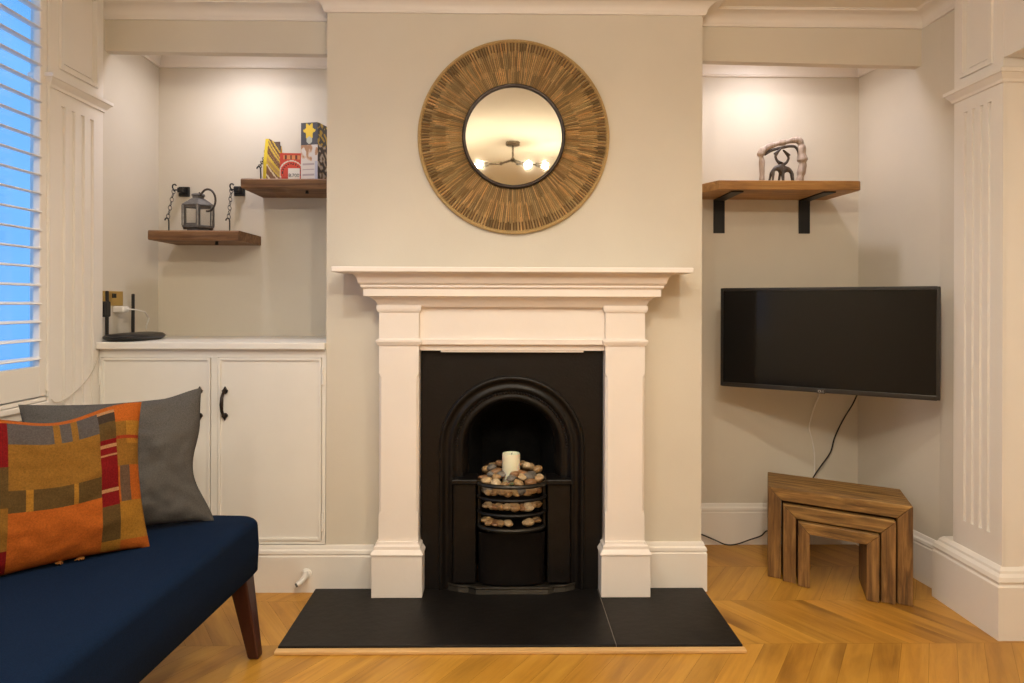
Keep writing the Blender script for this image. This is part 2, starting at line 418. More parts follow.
# ------------------------------------------------------------------ fireplace surround
CX = .039
fs = thing('fireplace_surround', 'white painted wooden fireplace surround with deep moulded mantel', 'fireplace surround', (CX, 0, 0))
ZH = .017
def both(fn):
    for s_ in (-1, 1): fn(s_)
def leg(s_):
    m = MB(); xi, xo = .3555, .5065; d0 = -.085
    a, b = (xi, xo) if s_ > 0 else (-xo, -xi)
    def ring(z, c):
        return [(a, -.001, z), (a, d0+c, z), (a+c, d0, z), (b-c, d0, z), (b, d0+c, z), (b, -.001, z)]
    m.loft([ring(z, c) for z, c in ((ZH+.2, .0005), (.32, .0005), (.335, .009), (.845, .009), (.86, .0005), (1.105, .0005))])
    o = m.build('leg', M_surround, fs, smooth=True, angle=20)
    p = MB(); e = .0 
    pa, pb = (xi-.018, xo+.018) if s_ > 0 else (-xo-.022, -xi+.018)
    p.box(pa, pb, d0-.028, -.001, ZH, .178)
    pl = p.build('plinth_block', M_surround, fs, bev=.0025)
    q = MB()
    path = [(pa, 0), (pa, d0-.028), (pb, d0-.028), (pb, 0)]
    path = [(pb, -.001), (pb, d0-.028), (pa, d0-.028), (pa, -.001)]
    pr = [(-.03, .175), (.003, .175), (.004, .180), (-.004, .193), (-.007, .196), (-.008, .207), (-.016, .213), (-.018, .222), (-.03, .222)]
    q.sweep(path[::-1], [(o_, z) for o_, z in pr])
    q.box(pa+.017, pb-.017, d0-.010, -.001, .178, .2215)
    q.build('base_moulding', M_surround, fs, smooth=True, angle=25)
    ka, kb = a, b; k = MB()
    k.sweep([(ka, -.001), (ka, d0), (kb, d0), (kb, -.001)], [(-.01, .966), (.004, .966), (.006, .970), (.011, .980), (.011, .986), (0, .992), (-.01, .992)])
    k.build('leg_band', M_surround, fs, smooth=True, angle=25); k = MB()
    k.sweep([(ka, -.001), (ka, d0), (kb, d0), (kb, -.001)], [(-.01, 1.092), (.003, 1.092), (.006, 1.096), (.009, 1.106), (.009, 1.118), (-.01, 1.118)])
    k.build('leg_cap', M_surround, fs, smooth=True, angle=25)
both(leg)
m = MB(); m.box(-.3555, .3555, -.066, -.001, .985, 1.13); m.build('frieze_panel', M_surround, fs, bev=.002)
m = MB(); m.box(-.3555, .3555, -.078, -.001, .968, .990); m.box(-.3555, .3555, -.062, -.001, .945, .968); m.box(-.275, .275, -.058, -.001, .938, .945)
m.build('lintel_moulding', M_surround, fs, bev=.002)
pr = [(-.05, 1.112), (.001, 1.112), (.004, 1.120), (.012, 1.135), (.026, 1.147), (.036, 1.151), (.050, 1.153), (.050, 1.181), (.056, 1.183), (.060, 1.188), (.058, 1.194), (.062, 1.197), (.066, 1.200)]
for k in range(7):
    a = k/6*math.pi/2; pr.append((.068+.030*(1-math.cos(a)), 1.202+.036*math.sin(a)))
pr += [(.103, 1.2385), (.103, 1.240), (-.05, 1.240)]
xo = .5065
m = MB().sweep([(-xo, -.001), (-xo, -.085), (xo, -.085), (xo, -.001)], pr)
m.build('cornice', M_surround, fs, smooth=True, angle=22)
m = MB(); m.box(-.660, .660, -.205, -.001, 1.2395, 1.259); m.build('mantel_shelf', M_surround, fs, bev=.004, seg=3)

# ------------------------------------------------------------------ cast iron insert
fi = thing('fireplace_insert', 'black cast iron fireplace insert with arched opening and bowed grate', 'fireplace', (CX, 0, ZH))
ZA = .546  # springing of the arch above the hearth
def archpts(r, y, n=40, z0=0.0):
    pts = [(-r, y, z0)]
    pts += [(-r*math.cos(math.pi*k/n), y, ZA+r*math.sin(math.pi*k/n)) for k in range(n+1)]
    pts.append((r, y, z0)); return pts
fp = MB(); r0 = .278; n = 40
inner = archpts(r0, -.030, n)
outer = []
for (x, y, z) in inner:
    if z <= ZA+1e-6: outer.append((-.352 if x < 0 else .352, y, z))
    else:
        dx, dz = x, z-ZA; t = min(.352/abs(dx) if abs(dx) > 1e-6 else 9e9, (.925-ZA)/dz); outer.append((dx*t, y, ZA+dz*t))
# square the two upper corners
ia = min(range(len(outer)), key=lambda i: abs(outer[i][0]+.352)+abs(outer[i][2]-.925)); ib = min(range(len(outer)), key=lambda i: abs(outer[i][0]-.352)+abs(outer[i][2]-.925))
outer[ia] = (-.352, -.030, .925); outer[ib] = (.352, -.030, .925)
fp.strip([inner, outer]); 
fp.strip([outer, [(x, 0.02, z) for x, y, z in outer]]); fp.strip([[(x, 0.0, z) for x, y, z in inner], inner])
fp.build('face_plate', M_iron, fi)
ring = MB()
prof = [(.279, -.029), (.282, -.034), (.280, -.040), (.274, -.042), (.268, -.038), (.265, -.030), (.258, -.026), (.250, -.026), (.247, -.030), (.241, -.032), (.236, -.028), (.232, -.016), (.220, -.012), (.214, -.016), (.209, -.016), (.204, -.008), (.198, .020), (.194, .030), (.190, .06)]
ring.strip([archpts(.279-(.279-r)*1.2, y, n) for r, y in prof])
ring.build('arch_moulding', M_iron, fi, smooth=True, angle=60)
bd = MB()
for k in range(61):
    a = math.pi*k/60; bd.sphere((-.216*math.cos(a), -.014, ZA+.216*math.sin(a)), .0058, 8, 5)
bd.build('beaded_rim', M_iron, fi, smooth=True)
# fireback: splayed cheeks narrowing to the back
bk = MB()
def bring(r, y, top): return [(x*r/.19, y, z if z <= ZA else ZA+(z-ZA)*top) for x, _, z in archpts(.19, 0, n)]
bk.strip([bring(.172, .058, 1), bring(.165, .12, .95), bring(.145, .22, .75), bring(.125, .28, .6)])
bk.face([bk.add(bring(.125, .28, .6))+k for k in range(n+3)])
bk.build('fireback', M_soot, fi, smooth=True)
# hobs on each side of the basket
for s_ in (-1, 1):
    hb = MB()
    a, b = (.132, .232) if s_ > 0 else (-.232, -.132)
    hb.box(a, b, -.062, .05, .412, .432)
    hb.box(a+(.006), b-(.006), -.050, .05, .03, .412)
    hb.build('hob', M_iron, fi, bev=.004)
# bowed fire bars
def bow(hw, y0, dep, n=20):
    return [(hw*math.sin(t), y0-dep*(math.cos(t)-math.cos(math.pi/2))/(1), 0) for t in [(-math.pi/2)+math.pi*k/n for k in range(n+1)]]
for k, (z, rr, hw, dp) in enumerate(((.418, .0085, .131, .082), (.366, .0065, .130, .080), (.309, .0065, .129, .078), (.252, .0075, .126, .074))):
    bb = MB(); bb.tube([(x, y, z) for x, y, _ in bow(hw, -.040, dp)], rr, 8); bb.build('fire_bar', M_iron_rub if k in (0, 3) else M_iron, fi, smooth=True)
gp = MB(); gp.loft([[(x, y+.012, .236) for x, y, _ in bow(.126, -.040, .072)]+[(.126, .16, .236), (-.126, .16, .236)], [(x, y+.012, .248) for x, y, _ in bow(.126, -.040, .072)]+[(.126, .16, .248), (-.126, .16, .248)]])
gp.build('grate_floor', M_iron, fi)
gb = MB(); gb.box(-.126, .126, .150, .162, .248, .425); gb.box(-.131, -.121, -.042, .16, .248, .42); gb.box(.121, .131, -.042, .16, .248, .42); gb.build('grate_back', M_iron, fi)
# apron below the grate and the ash lip on the hearth
ap = MB(); lo = bow(.128, -.032, .040)
ap.strip([[(x, y, .03) for x, y, _ in lo], [(x, y-.004, .12) for x, y, _ in lo], [(x, y-.018, .20) for x, y, _ in lo], [(x, y-.028, .236) for x, y, _ in lo]])
ap.build('ash_apron', M_iron, fi, smooth=True)
lp = MB()
pth = [(-.245, -.032), (-.205, -.052), (-.165, -.058), (-.135, -.075), (.140, -.075), (.165, -.058), (.205, -.052), (.245, -.032)]
tp = [(x, y, .022) for x, y in pth]+[(.245, -.005, .022), (-.245, -.005, .022)]
bt = [(x, y-.008, 0.0005) for x, y in pth]+[(.245, -.005, .0005), (-.245, -.005, .0005)]
lp.loft([bt, tp]); lp.tube([(x, y-.002, .022) for x, y in pth], .005, 8)
lp.build('ash_lip', M_iron_rub, fi)

# ------------------------------------------------------------------ hearth
he = thing('hearth_slab', 'black slate hearth slab in two pieces in front of the fireplace', 'hearth', (0, 0, 0))
m = MB(); m.box(-.722, .374, -.478, -.021, .0005, ZH); m.build('slab', M_slate, he, bev=.003)
m = MB(); m.box(.376, .788, -.478, -.021, .0005, ZH); m.build('slab', M_slate, he, bev=.003)
m = MB(); m.box(-.316, .394, -.020, .0, .0005, ZH); m.build('inner_slab', M_slate, he)
m = MB(); m.box(.3742, .3758, -.474, -.021, .0005, ZH-.0008); m.build('joint', mat('grout', (.22, .19, .16), .9), he)
struct('trim_8', MB().box(-.726, .792, -.505, -.4785, .0005, .011), M_oakstrip, 'pale oak edging strip in front of the slate hearth', 'edging', bev=.002)

# ------------------------------------------------------------------ pebbles and candle in the grate
def pebble_mesh(i):
    bm = bmesh.new(); bmesh.ops.create_icosphere(bm, subdivisions=3, radius=1)
    off = Vector((i*7.3, i*3.1, i*5.7))
    for v in bm.verts:
        d = 1+.22*noise.noise(v.co*1.1+off)+.05*noise.noise(v.co*3+off); v.co = v.co*d
    me = bpy.data.meshes.new('pebble'); bm.to_mesh(me); bm.free()
    for p in me.polygons: p.use_smooth = True
    return me
PEB = []
pal = [(.46, .30, .15), (.62, .47, .28), (.70, .58, .40), (.36, .20, .10), (.50, .34, .18), (.52, .36, .20), (.22, .21, .20), (.58, .42, .22)]
for i, c in enumerate(pal):
    c = (c[0]*.75, c[1]*.70, c[2]*.62); m_ = mat('pebble_'+'abcdefgh'[i]+'_stone', c, .42, var=.3, vscale=3.0)
    me = pebble_mesh(i); me.materials.append(m_); PEB.append(me)
rnd = random.Random(11)
def pebble(x, y, z, r, group, label, k=None):
    o = bpy.data.objects.new('pebble', PEB[rnd.randrange(8) if k is None else k]); COL.objects.link(o)
    o.location = (CX+x, y, ZH+z); o.scale = (r*rnd.uniform(1.0, 1.35), r*rnd.uniform(.85, 1.1), r*rnd.uniform(.62, .8))
    o.rotation_euler = (rnd.uniform(-.3, .3), rnd.uniform(-.3, .3), rnd.uniform(0, 6.28))
    tag(o, label, 'pebble', group)
rows = ((.270, 'pebble seen through the lowest gap of the fire bars', 'pebbles in the lowest gap of the grate'),
        (.331, 'pebble seen through the middle gap of the fire bars', 'pebbles in the middle gap of the grate'),
        (.388, 'pebble seen through the top gap of the fire bars', 'pebbles in the top gap of the grate'))
for zi, lab, grp in rows:
    nn = 10
    for k in range(nn):
        t = -1.32+2.64*(k+.5+rnd.uniform(-.2, .2))/nn
        if zi < .30 and k in (5, 6, 8): continue
        rr = rnd.uniform(.0165, .0215); hw = .104; 
        pebble(hw*math.sin(t), -.030-.058*math.cos(t)+.010, zi+rnd.uniform(-.003, .003), rr, grp, lab)
top_l = 'pebble heaped on top of the grate around the candle'
for (rad, nn, zt) in ((.103, 14, .418), (.076, 11, .432), (.056, 8, .440)):
    for k in range(nn):
        a = 2*math.pi*(k+rnd.uniform(-.25, .25))/nn
        x, y = rad*math.cos(a), .045+rad*math.sin(a)*1.05
        back = .018 if y > .04 else 0
        pebble(x*1.08, y-.010, zt+back*1.2+rnd.uniform(-.003, .004), rnd.uniform(.0165, .0225), 'pebbles heaped around the candle', top_l)
ca = thing('pillar_candle', 'ivory pillar candle standing on pebbles in the grate', 'candle', (CX-.002, .012, ZH+.402))
m = MB(); m.lathe([(0, 0), (.033, 0), (.035, .003), (.035, .112), (.0335, .117), (.030, .1175), (.027, .112), (.012, .107), (0, .106)], n=36); m.build('wax_body', M_wax, ca, smooth=True)
m = MB(); m.tube([(0, 0, .105), (.001, 0, .112), (.004, .001, .118)], .0013, 6); m.build('wick', M_wick, ca, smooth=True)

# ------------------------------------------------------------------ round mirror
mi = thing('round_mirror', 'round mirror in a wide woven seagrass frame above the mantel', 'mirror', (.043, 0, 1.778))
mi.scale = (1.005, 1, 1.02)
fr = MB(); NR = 168; rg = random.Random(3)
def rib(a, da, r0_, r1_, hgt, tint, y0, nst=9):
    rings = []
    for i in range(nst+1):
        t = i/nst; r = r0_+(r1_-r0_)*t
        h_ = y0-hgt*(math.sin(math.pi*min(1, max(0, t)))**.35 if 0 < t < 1 else .1)
        w_ = da*r*.5
        cx, cz = math.cos(a), math.sin(a); px, pz = -math.sin(a), math.cos(a)
        jit = rg.uniform(-.0012, .0012)
        rings.append([(cx*r+px*w_*q, (-.006 if abs(q) > .9 else h_+(0 if abs(q) < .3 else hgt*.30)+jit), cz*r+pz*w_*q) for q in (-1, -.55, 0, .55, 1)])
    fr.strip(rings, tint=tint)
bands = ((.196, .268, .010, -.012), (.250, .330, .012, -.013), (.308, .369, .014, -.010))
for bi, (ra, rb, hg, y0) in enumerate(bands):
    nb = (230, 250, 190)[bi]; a = 0
    while a < 2*math.pi-.01:
        da = 2*math.pi/nb*rg.uniform(.75, 1.25)
        if a+da > 2*math.pi: da = 2*math.pi-a
        k = rg.uniform(.5, 1.1); wm = rg.uniform(-.06, .08)
        gap = .62 if bi == 2 else .92
        if bi == 2 and rg.random() < .3: k *= .7
        rib(a+da/2, da*gap, ra+rg.uniform(-.004, .004), rb+rg.uniform(-.003, .003), hg*rg.uniform(.8, 1.1), (k*(1+wm), k, k*(1-wm)), y0)
        a += da
fr.build('woven_frame', M_rope, mi, smooth=True, angle=70)
bkp = MB(); bkp.lathe([(.18, -.004), (.366, -.004), (.369, -.006), (.366, -.010), (.19, -.010)], n=96, axis='Y'); bkp.build('frame_backing', mat('dark_raffia', (.20, .12, .05), .9), mi, smooth=True)
rim = MB(); rim.lathe([(.362, -.006), (.370, -.003), (.374, -.010), (.372, -.018), (.364, -.021), (.359, -.014)], n=120, axis='Y', tint=(.62, .58, .5)); rim.build('rope_edge', M_rope, mi, smooth=True)
rm = MB(); rm.lathe([(.186, -.010), (.187, -.026), (.190, -.030), (.196, -.031), (.200, -.027), (.201, -.010)], n=96, axis='Y'); rm.build('inner_ring', M_bronze, mi, smooth=True)
gl = MB(); gl.lathe([(0, -.020), (.1875, -.020)], n=96, axis='Y'); gl.build('mirror_glass', M_mirror, mi)

# ------------------------------------------------------------------ alcove cupboard (left)
cu = thing('alcove_cupboard', 'white built-in cupboard filling the bottom of the left alcove', 'cupboard', (-1.145, 0, 0))
hw = .4545
m = MB()
hl = -.4225
m.box(hl, hw, .022, YB-.024, .0, .18); m.box(hl, hw, .001, .40, .181, .194); m.box(hl, hw, .001, .022, .912, .944)
m.box(hl, -.419, .001, .022, .194, .912); m.box(.440, hw, .001, .022, .194, .912); m.box(.0085, .0345, .001, .022, .194, .912)
m.box(hl, hl+.018, .022, YB-.024, .18, .944); m.box(hw-.018, hw, .022, YB-.024, .18, .944); m.box(hl, hw, .48, YB-.024, .18, .944)
m.build('carcass', M_cab, cu, bev=.0015)
def cdoor(x0, x1, hx, hinge_x):
    m = MB(); g = .0022
    m.box(x0+g, x1-g, .004, .020, .194+g, .912-g)
    fw = .012
    for a, b, c, d in ((x0+g, x0+fw, .194+g, .912-g), (x1-fw, x1-g, .194+g, .912-g), (x0+fw, x1-fw, .194+g, .194+fw), (x0+fw, x1-fw, .912-fw, .912-g)):
        m.box(a, b, -.003, .004, c, d)
    d_ = m.build('door', M_cab, cu, bev=.0012)
    hd = MB(); z0, z1 = .676, .788
    for z, s_ in ((z0, -1), (z1, 1)):
        # spade shaped finial plate
        pts = [(0, 1.0), (.42, .45), (1.0, .0), (.75, -.45), (.3, -.75), (-.3, -.75), (-.75, -.45), (-1.0, 0), (-.42, .45)]
        q = [(hx+p*.0115, z+s_*(k*.017-.006)) for p, k in pts]
        hd.loft([[(x, .004-.0085, zz) for x, zz in q], [(x, .004, zz) for x, zz in q]])
    hd.tube([(hx, .003, z0+.006), (hx-.001, -.014, z0+.012), (hx-.002, -.026, z0+.030), (hx-.002, -.030, (z0+z1)/2), (hx-.002, -.026, z1-.030), (hx-.001, -.014, z1-.012), (hx, .003, z1-.006)], [.005, .0055, .006, .0075, .006, .0055, .005], 10)
    hd.build('handle', M_bronze, d_, smooth=True, angle=40)
    for hz in (.27, .84):
        hh = MB(); hh.tube([(hinge_x, -.002, hz-.035), (hinge_x, -.002, hz+.035)], .005, 8); hh.build('hinge', M_cab, d_, smooth=True)
cdoor(-.419, .0085, -.035, -.4205)
cdoor(.0345, .440, .063, .444)
wt = tag((lambda m: m.build('worktop', M_cab, None, bev=.004, seg=3))(MB().loft([[(-1.5685, -.026, z), (BL-.0005, -.026, z), (BL-.0005, YB-.001, z), (-1.5995, YB-.001, z), (-1.5995, .024, z), (-1.5685, .024, z)] for z in (.9445, .9715)])), 'white worktop on the alcove cupboard with router on it', 'worktop')

# ------------------------------------------------------------------ router, socket, plugs
ro = thing('router', 'flat black router with two upright aerials on the worktop', 'router', (-1.508, .150, .9715))
m = MB(); N = 36
def oval(rx, ry, z, p=2.6): return [(math.copysign(abs(math.cos(a))**(2/p), math.cos(a))*rx, math.copysign(abs(math.sin(a))**(2/p), math.sin(a))*ry, z) for a in [2*math.pi*k/N for k in range(N)]]
m.loft([oval(.070, .140, 0.0), oval(.084, .158, .010), oval(.086, .160, .018), oval(.076, .150, .026), oval(.040, .12, .030), oval(.012, .05, .031)]); m.build('router_body', M_bkplastic, ro, smooth=True, angle=60)
for (x, y, h_) in ((-.036, .050, .190), (-.060, -.100, .20)):
    m = MB(); m.tube([(x, y, .020), (x, y, .05), (x, y, h_*.99), (x, y, h_)], [.0065, .007, .0065, .004], 10); m.build('aerial', M_bkplastic, ro, smooth=True)
so = thing('wall_socket', 'brass double wall socket above the router', 'socket', (WL, .145, 1.142))
m = MB(); m.box(0, .006, -.072, .072, -.030, .030); m.build('face_plate', M_brass, so, bev=.002)
m = MB(); m.box(.006, .010, -.012, -.002, .002, .020); m.box(.006, .010, .004, .014, .002, .020); m.build('rocker_switch', M_bkplastic, so, bev=.001)
p1 = thing('power_plug', 'white power plug and lead hanging under the brass socket', 'plug', (WL, .17, 1.098))
m = MB(); m.box(.001, .045, -.025, .025, -.014, .012); m.build('plug_body', M_white, p1, bev=.006, seg=3)
m = MB(); m.tube([(.045, 0, 0), (.070, .02, -.002), (.080, .08, -.012), (.075, .125, -.04), (.06, .13, -.075), (.055, .14, -.088)], .0028, 8); m.build('lead', M_white, p1, smooth=True)
p2 = tag(MB().box(WL+.001, WL+.040, .028, .066, 1.068, 1.130).build('power_adapter', M_bkplastic, None, bev=.006, seg=3), 'black power adapter plugged in beside the pilaster', 'adapter')

# loose wire down the left pilaster
m = MB()
def smooth_path(pts, n=8):
    P = [Vector(p) for p in pts]; P = [P[0]*2-P[1]]+P+[P[-1]*2-P[-2]]; out = []
    for i in range(1, len(P)-2):
        for k in range(n):
            t = k/n; a, b, c, d = P[i-1], P[i], P[i+1], P[i+2]
            out.append(.5*((2*b)+(c-a)*t+(2*a-5*b+4*c-d)*t*t+(3*b-3*c+d-a)*t**3))
    out.append(P[-2]); return out
m.tube(smooth_path([(-1.560, .012, .960), (-1.566, -.002, .955), (-1.566, -.012, .915), (-1.566, -.055, .858), (-1.566, -.125, .812), (-1.566, -.215, .778), (-1.566, -.27, .774), (-1.566, -.294, .788)]), .002, 6)
tag(m.build('thin_wire', mat('wire_sheath', (.55, .5, .42), .5), None, smooth=True), 'thin pale wire looping down the left pilaster to the sill', 'wire')

# ------------------------------------------------------------------ hanging shelves (left alcove)
def chain_mesh(a, b, nl=6, r=.0075, w=.0016):
    m = MB(); A, B = Vector(a), Vector(b); d = (B-A); L = d.length; d.normalize()
    s1 = d.cross(Vector((0, 1, 0))).normalized(); s2 = d.cross(s1)
    pit = L/nl
    for k in range(nl):
        c = A+d*(k+.5)*pit; u = s1 if k % 2 else s2; u = (s1*.85+s2*.5).normalized() if k % 2 else (s2*.85-s1*.5).normalized()
        hl = pit*.5+w; pts = [c+d*math.cos(t)*hl+u*math.sin(t)*r for t in [2*math.pi*q/14 for q in range(14)]]
        m.tube(pts, w, 6, closed=True)
    return m
def hook_top(x, y, z):
    """square wall plate with an arm and an upturned hook"""
    m = MB(); m.box(x-.021, x+.021, YB-.012-y, YB-y-.0005, z-.020, z+.020)
    return m
def hanging_shelf(name, label, x0, x1, y0, z0, th, hooks, cat='shelf', blank=False):
    t = thing(name, label, cat, ((x0+x1)/2, YB, z0)); hx = (x1-x0)/2
    m = MB()
    rg = random.Random(int(z0*1000)); xs = [-hx+2*hx*k/14 for k in range(15)]
    rings = []
    for x in xs:
        j = lambda s_: rg.uniform(-.0018, .0018)*s_
        rings.append([(x, y0-YB+.004+j(1), j(.6)), (x, y0-YB+j(1), .005+j(1)), (x, y0-YB+j(1), th-.006), (x, y0-YB+.006+j(1), th), (x, -.001, th), (x, -.001, 0)])
    m.loft(rings); m.build('board', M_rustic, t, smooth=True, angle=30)
    cx0 = (x0+x1)/2
    for (wx, wz, sx, tipx) in hooks:
        wx -= cx0; sx -= cx0; wz -= z0; sy = y0-YB+.025
        w = MB(); w.box(wx-.024, wx+.024, -.016, -.0005, wz-.022, wz+.022); w.box(wx-.012, wx+.012, -.055, -.016, wz-.010, wz+.012)
        b = w.build('wall_plate', M_black, t, bev=.002)
        tx, ty, tz = tipx-cx0, -.085, wz-.006
        h1 = MB(); h1.tube(smooth_path([(wx-.010, -.045, wz+.002), (wx-.02, -.070, wz-.002), (tx+.004, ty-.01, wz-.010), (tx-.004, ty-.012, wz+.004), (tx-.004, ty-.010, wz+.016), (tx+.004, ty-.008, wz+.020), (tx+.010, ty-.006, wz+.014)], 5), .0032, 8)
        h1.build('wall_hook', M_black, t, smooth=True)
        e1 = MB(); zt = th
        e1.tube(smooth_path([(sx, sy, zt-.002), (sx, sy, zt+.030), (sx-.001, sy, zt+.046), (sx-.006, sy, zt+.054), (sx-.014, sy, zt+.052), (sx-.017, sy, zt+.044)], 5), .0032, 8)
        e1.build('eye_hook', M_black, t, smooth=True)
        c_ = chain_mesh((tx+.001, ty-.010, wz-.004), (sx-.005, sy, zt+.052), 7); c_.build('chain', M_black, t, smooth=True)
    return t
sh1 = hanging_shelf('chain_shelf', 'lower rustic wooden shelf hung on chains, holding the lantern', -1.508, -1.125, .25, 1.392, .042,
    [(-1.478, 1.640, -1.432, -1.486), (-1.222, 1.644, -1.172, -1.228)])
m = MB(); m.tube([(.075, -.22, .0), (.075, -.22, -.016)], [.006, .0075], 10); m.build('underside_bolt', M_black, sh1, smooth=True)
sh2 = hanging_shelf('chain_shelf', 'upper rustic wooden shelf against the chimney breast, holding food packets', -1.116, BL-.002, .25, 1.615, .042,
    [(-1.052, 1.80, -1.040, -1.072)])
m = MB(); m.tube([(.052, -.22, .0), (.052, -.22, -.014)], [.006, .0075], 10); m.build('underside_bolt', M_black, sh2, smooth=True)

# lantern
la = thing('lantern', 'grey metal candle lantern with glass panes on the lower shelf', 'lantern', (-1.337, .345, 1.434), R(-7))
la.scale = (.9, .9, 1.0)
def hexr(r, z, n=6, a0=0): return [(r*math.cos(a0+2*math.pi*k/n), r*math.sin(a0+2*math.pi*k/n), z) for k in range(n)]
m = MB(); m.loft([hexr(.052, 0), hexr(.056, .004), hexr(.056, .014)]); m.loft([hexr(.074, .014), hexr(.079, .018), hexr(.079, .026), hexr(.074, .028)]); m.build('lantern_base', M_zinc, la, bev=.001)
for k in range(6):
    a = 2*math.pi*k/6; m = MB(); x, y = .073*math.cos(a), .073*math.sin(a)
    m.tube([(x, y, .026), (x, y, .112)], .0130, 8, flat=.7); m.build('corner_post', M_zinc, la, smooth=True)
pn = MB()
for k in range(6):
    a, b = 2*math.pi*k/6, 2*math.pi*(k+1)/6
    if k == 4:  # solid hinged door side facing the room
        pn2 = MB(); P0 = Vector((.0725*math.cos(a), .0725*math.sin(a), 0)); P1 = Vector((.0725*math.cos(b), .0725*math.sin(b), 0))
        for t0, t1, z0, z1 in ((.0, .14, .028, .112), (.86, 1, .028, .112), (.14, .86, .028, .036), (.14, .86, .104, .112)):
            A, B = P0.lerp(P1, t0), P0.lerp(P1, t1); nrm = Vector((math.cos((a+b)/2), math.sin((a+b)/2), 0))*.002
            pn2.loft([[A+Vector((0, 0, z0)), B+Vector((0, 0, z0)), B+nrm+Vector((0, 0, z0)), A+nrm+Vector((0, 0, z0))], [A+Vector((0, 0, z1)), B+Vector((0, 0, z1)), B+nrm+Vector((0, 0, z1)), A+nrm+Vector((0, 0, z1))]])
        pn2.build('lantern_door', M_zinc, la)
    i = pn.add([(.069*math.cos(a), .069*math.sin(a), .028), (.069*math.cos(b), .069*math.sin(b), .028), (.069*math.cos(b), .069*math.sin(b), .112), (.069*math.cos(a), .069*math.sin(a), .112)]); pn.face((i, i+1, i+2, i+3))
pn.build('lantern_glass', M_langlass, la)
m = MB(); m.loft([hexr(.080, .110), hexr(.084, .114), hexr(.082, .118), hexr(.036, .146), hexr(.030, .148), hexr(.030, .158), hexr(.036, .160), hexr(.034, .166), hexr(.014, .172)]); m.build('lantern_roof', M_zinc, la, bev=.001)
m = MB(); pts = []
for k in range(19):
    t = k/18; a = R(-100+250*t); pts.append((.060+.040*math.cos(a)*1.0, -.02, .138+.048*math.sin(a)))
m.tube([(.012, -.01, .172)]+[(x, y, z) for x, y, z in reversed(pts)], .0048, 8); m.build('carry_handle', M_carv, la, smooth=True)

# painted packages
def pack(name, label, cat, loc, rz, W_, D_, H_, front, side, mod=None, nx=26, nz=40, ns=10):
    t = thing(name, label, cat, loc, rz); m = MB()
    def panel(P, U, V, nu, nv, fn):
        ids = m.add([P+U*(i/nu)+V*(j/nv) for j in range(nv+1) for i in range(nu+1)])
        for j in range(nv):
            for i in range(nu):
                k = ids+j*(nu+1)+i; m.face((k, k+1, k+nu+2, k+nu+1), fn((i+.5)/nu, (j+.5)/nv))
    X, Y, Z = Vector((W_, 0, 0)), Vector((0, D_, 0)), Vector((0, 0, H_)); O = Vector((-W_/2, -D_/2, 0))
    panel(O, X, Z, nx, nz, front); panel(O+X, Y, Z, ns, nz, side); panel(O+Y+X, -X, Z, nx, nz, front); panel(O+Y, -Y, Z, ns, nz, side)
    tp = front(.5, .99); panel(O+Z, X, Y, 6, 4, lambda u, v: tp); panel(O+Y, X, -Y, 6, 4, lambda u, v: tp)
    if mod: m.v = [mod(v) for v in m.v]
    o = m.build('carton', M_tint, t)
    return t
Ye, Br, Cr = (.72, .55, .03), (.14, .07, .03), (.70, .60, .42)
def fy(u, v):
    if u < .20: return Ye
    d = v+u*.42
    if d > 1.22: return (.10, .07, .05) if u > .55 else Ye
    if 1.08 < d < 1.16: return Br
    if .98 < d < 1.03: return (.25, .14, .06)
    if .74 < d < .92: return Br if (int(u*14)+int(v*30)) % 3 else (.30, .16, .06)
    if .55 < d < .66: return (.45, .28, .07)
    if d < .5: return (.20, .10, .05) if (int(u*9+v*17)) % 4 else Cr
    return (.62, .44, .05)
pk1 = pack('snack_packet', 'tall yellow and brown snack packet on the upper shelf', 'packet', (-1.008, .345, 1.6575), R(-8), .080, .038, .190, fy, lambda u, v: Ye,
     lambda v: (v[0]*(1-.10*(v[2]/.19)), v[1]*(1-.85*max(0, (v[2]/.19-.45)/.55)), v[2]-max(0, v[0]+.02)*.55*(v[2]/.19)))
m = MB(); m.box(-.004, .030, -.002, .002, .148, .176, (.11, .06, .045)); m.build('sealed_top', M_tint, pk1)
def fr_(u, v):
    du, dv = (u-.52)*.094, (v-.30)*.117; r = math.hypot(du, dv); red = (.62, .07, .04)
    if .047 < r < .052 and v > .1: return (.78, .70, .60)
    if .034 < r < .041 and v > .2: return (.07, .02, .02) if int(math.atan2(dv, du)*7) % 2 else red
    if .78 < v < .93 and .15 < u < .9: return (.72, .28, .10) if int(u*13) % 3 else (.15, .04, .03)
    return red if v > .15 else (.52, .05, .03)
pk2 = pack('food_box', 'small red box with a white label between two taller packets', 'box', (-.925, .345, 1.6575), R(2), .096, .05, .122, fr_, lambda u, v: (.52, .05, .03), None, 32, 40)
lb = MB().box(-.012, .038, -.0262, -.0252, .006, .056).build('white_label', M_white, pk2)
def text(body, size, parent, loc, m_, rot=(R(90), 0, 0), name='printed_text'):
    c = bpy.data.curves.new(name, 'FONT'); c.body = body; c.size = size; c.extrude = .0003; c.align_x = 'CENTER'; c.materials.append(m_)
    tmp = bpy.data.objects.new('tmp_text', c); COL.objects.link(tmp); bpy.context.view_layer.update()
    me = bpy.data.meshes.new_from_object(tmp.evaluated_get(bpy.context.evaluated_depsgraph_get())); me.name = name
    bpy.data.objects.remove(tmp); bpy.data.curves.remove(c)
    me.materials.clear(); me.materials.append(m_)
    o = bpy.data.objects.new(name, me); COL.objects.link(o); o.parent = parent; o.location = loc; o.rotation_euler = rot; return o
text('8.700', .021, lb, (.013, -.0266, .018), M_ink)
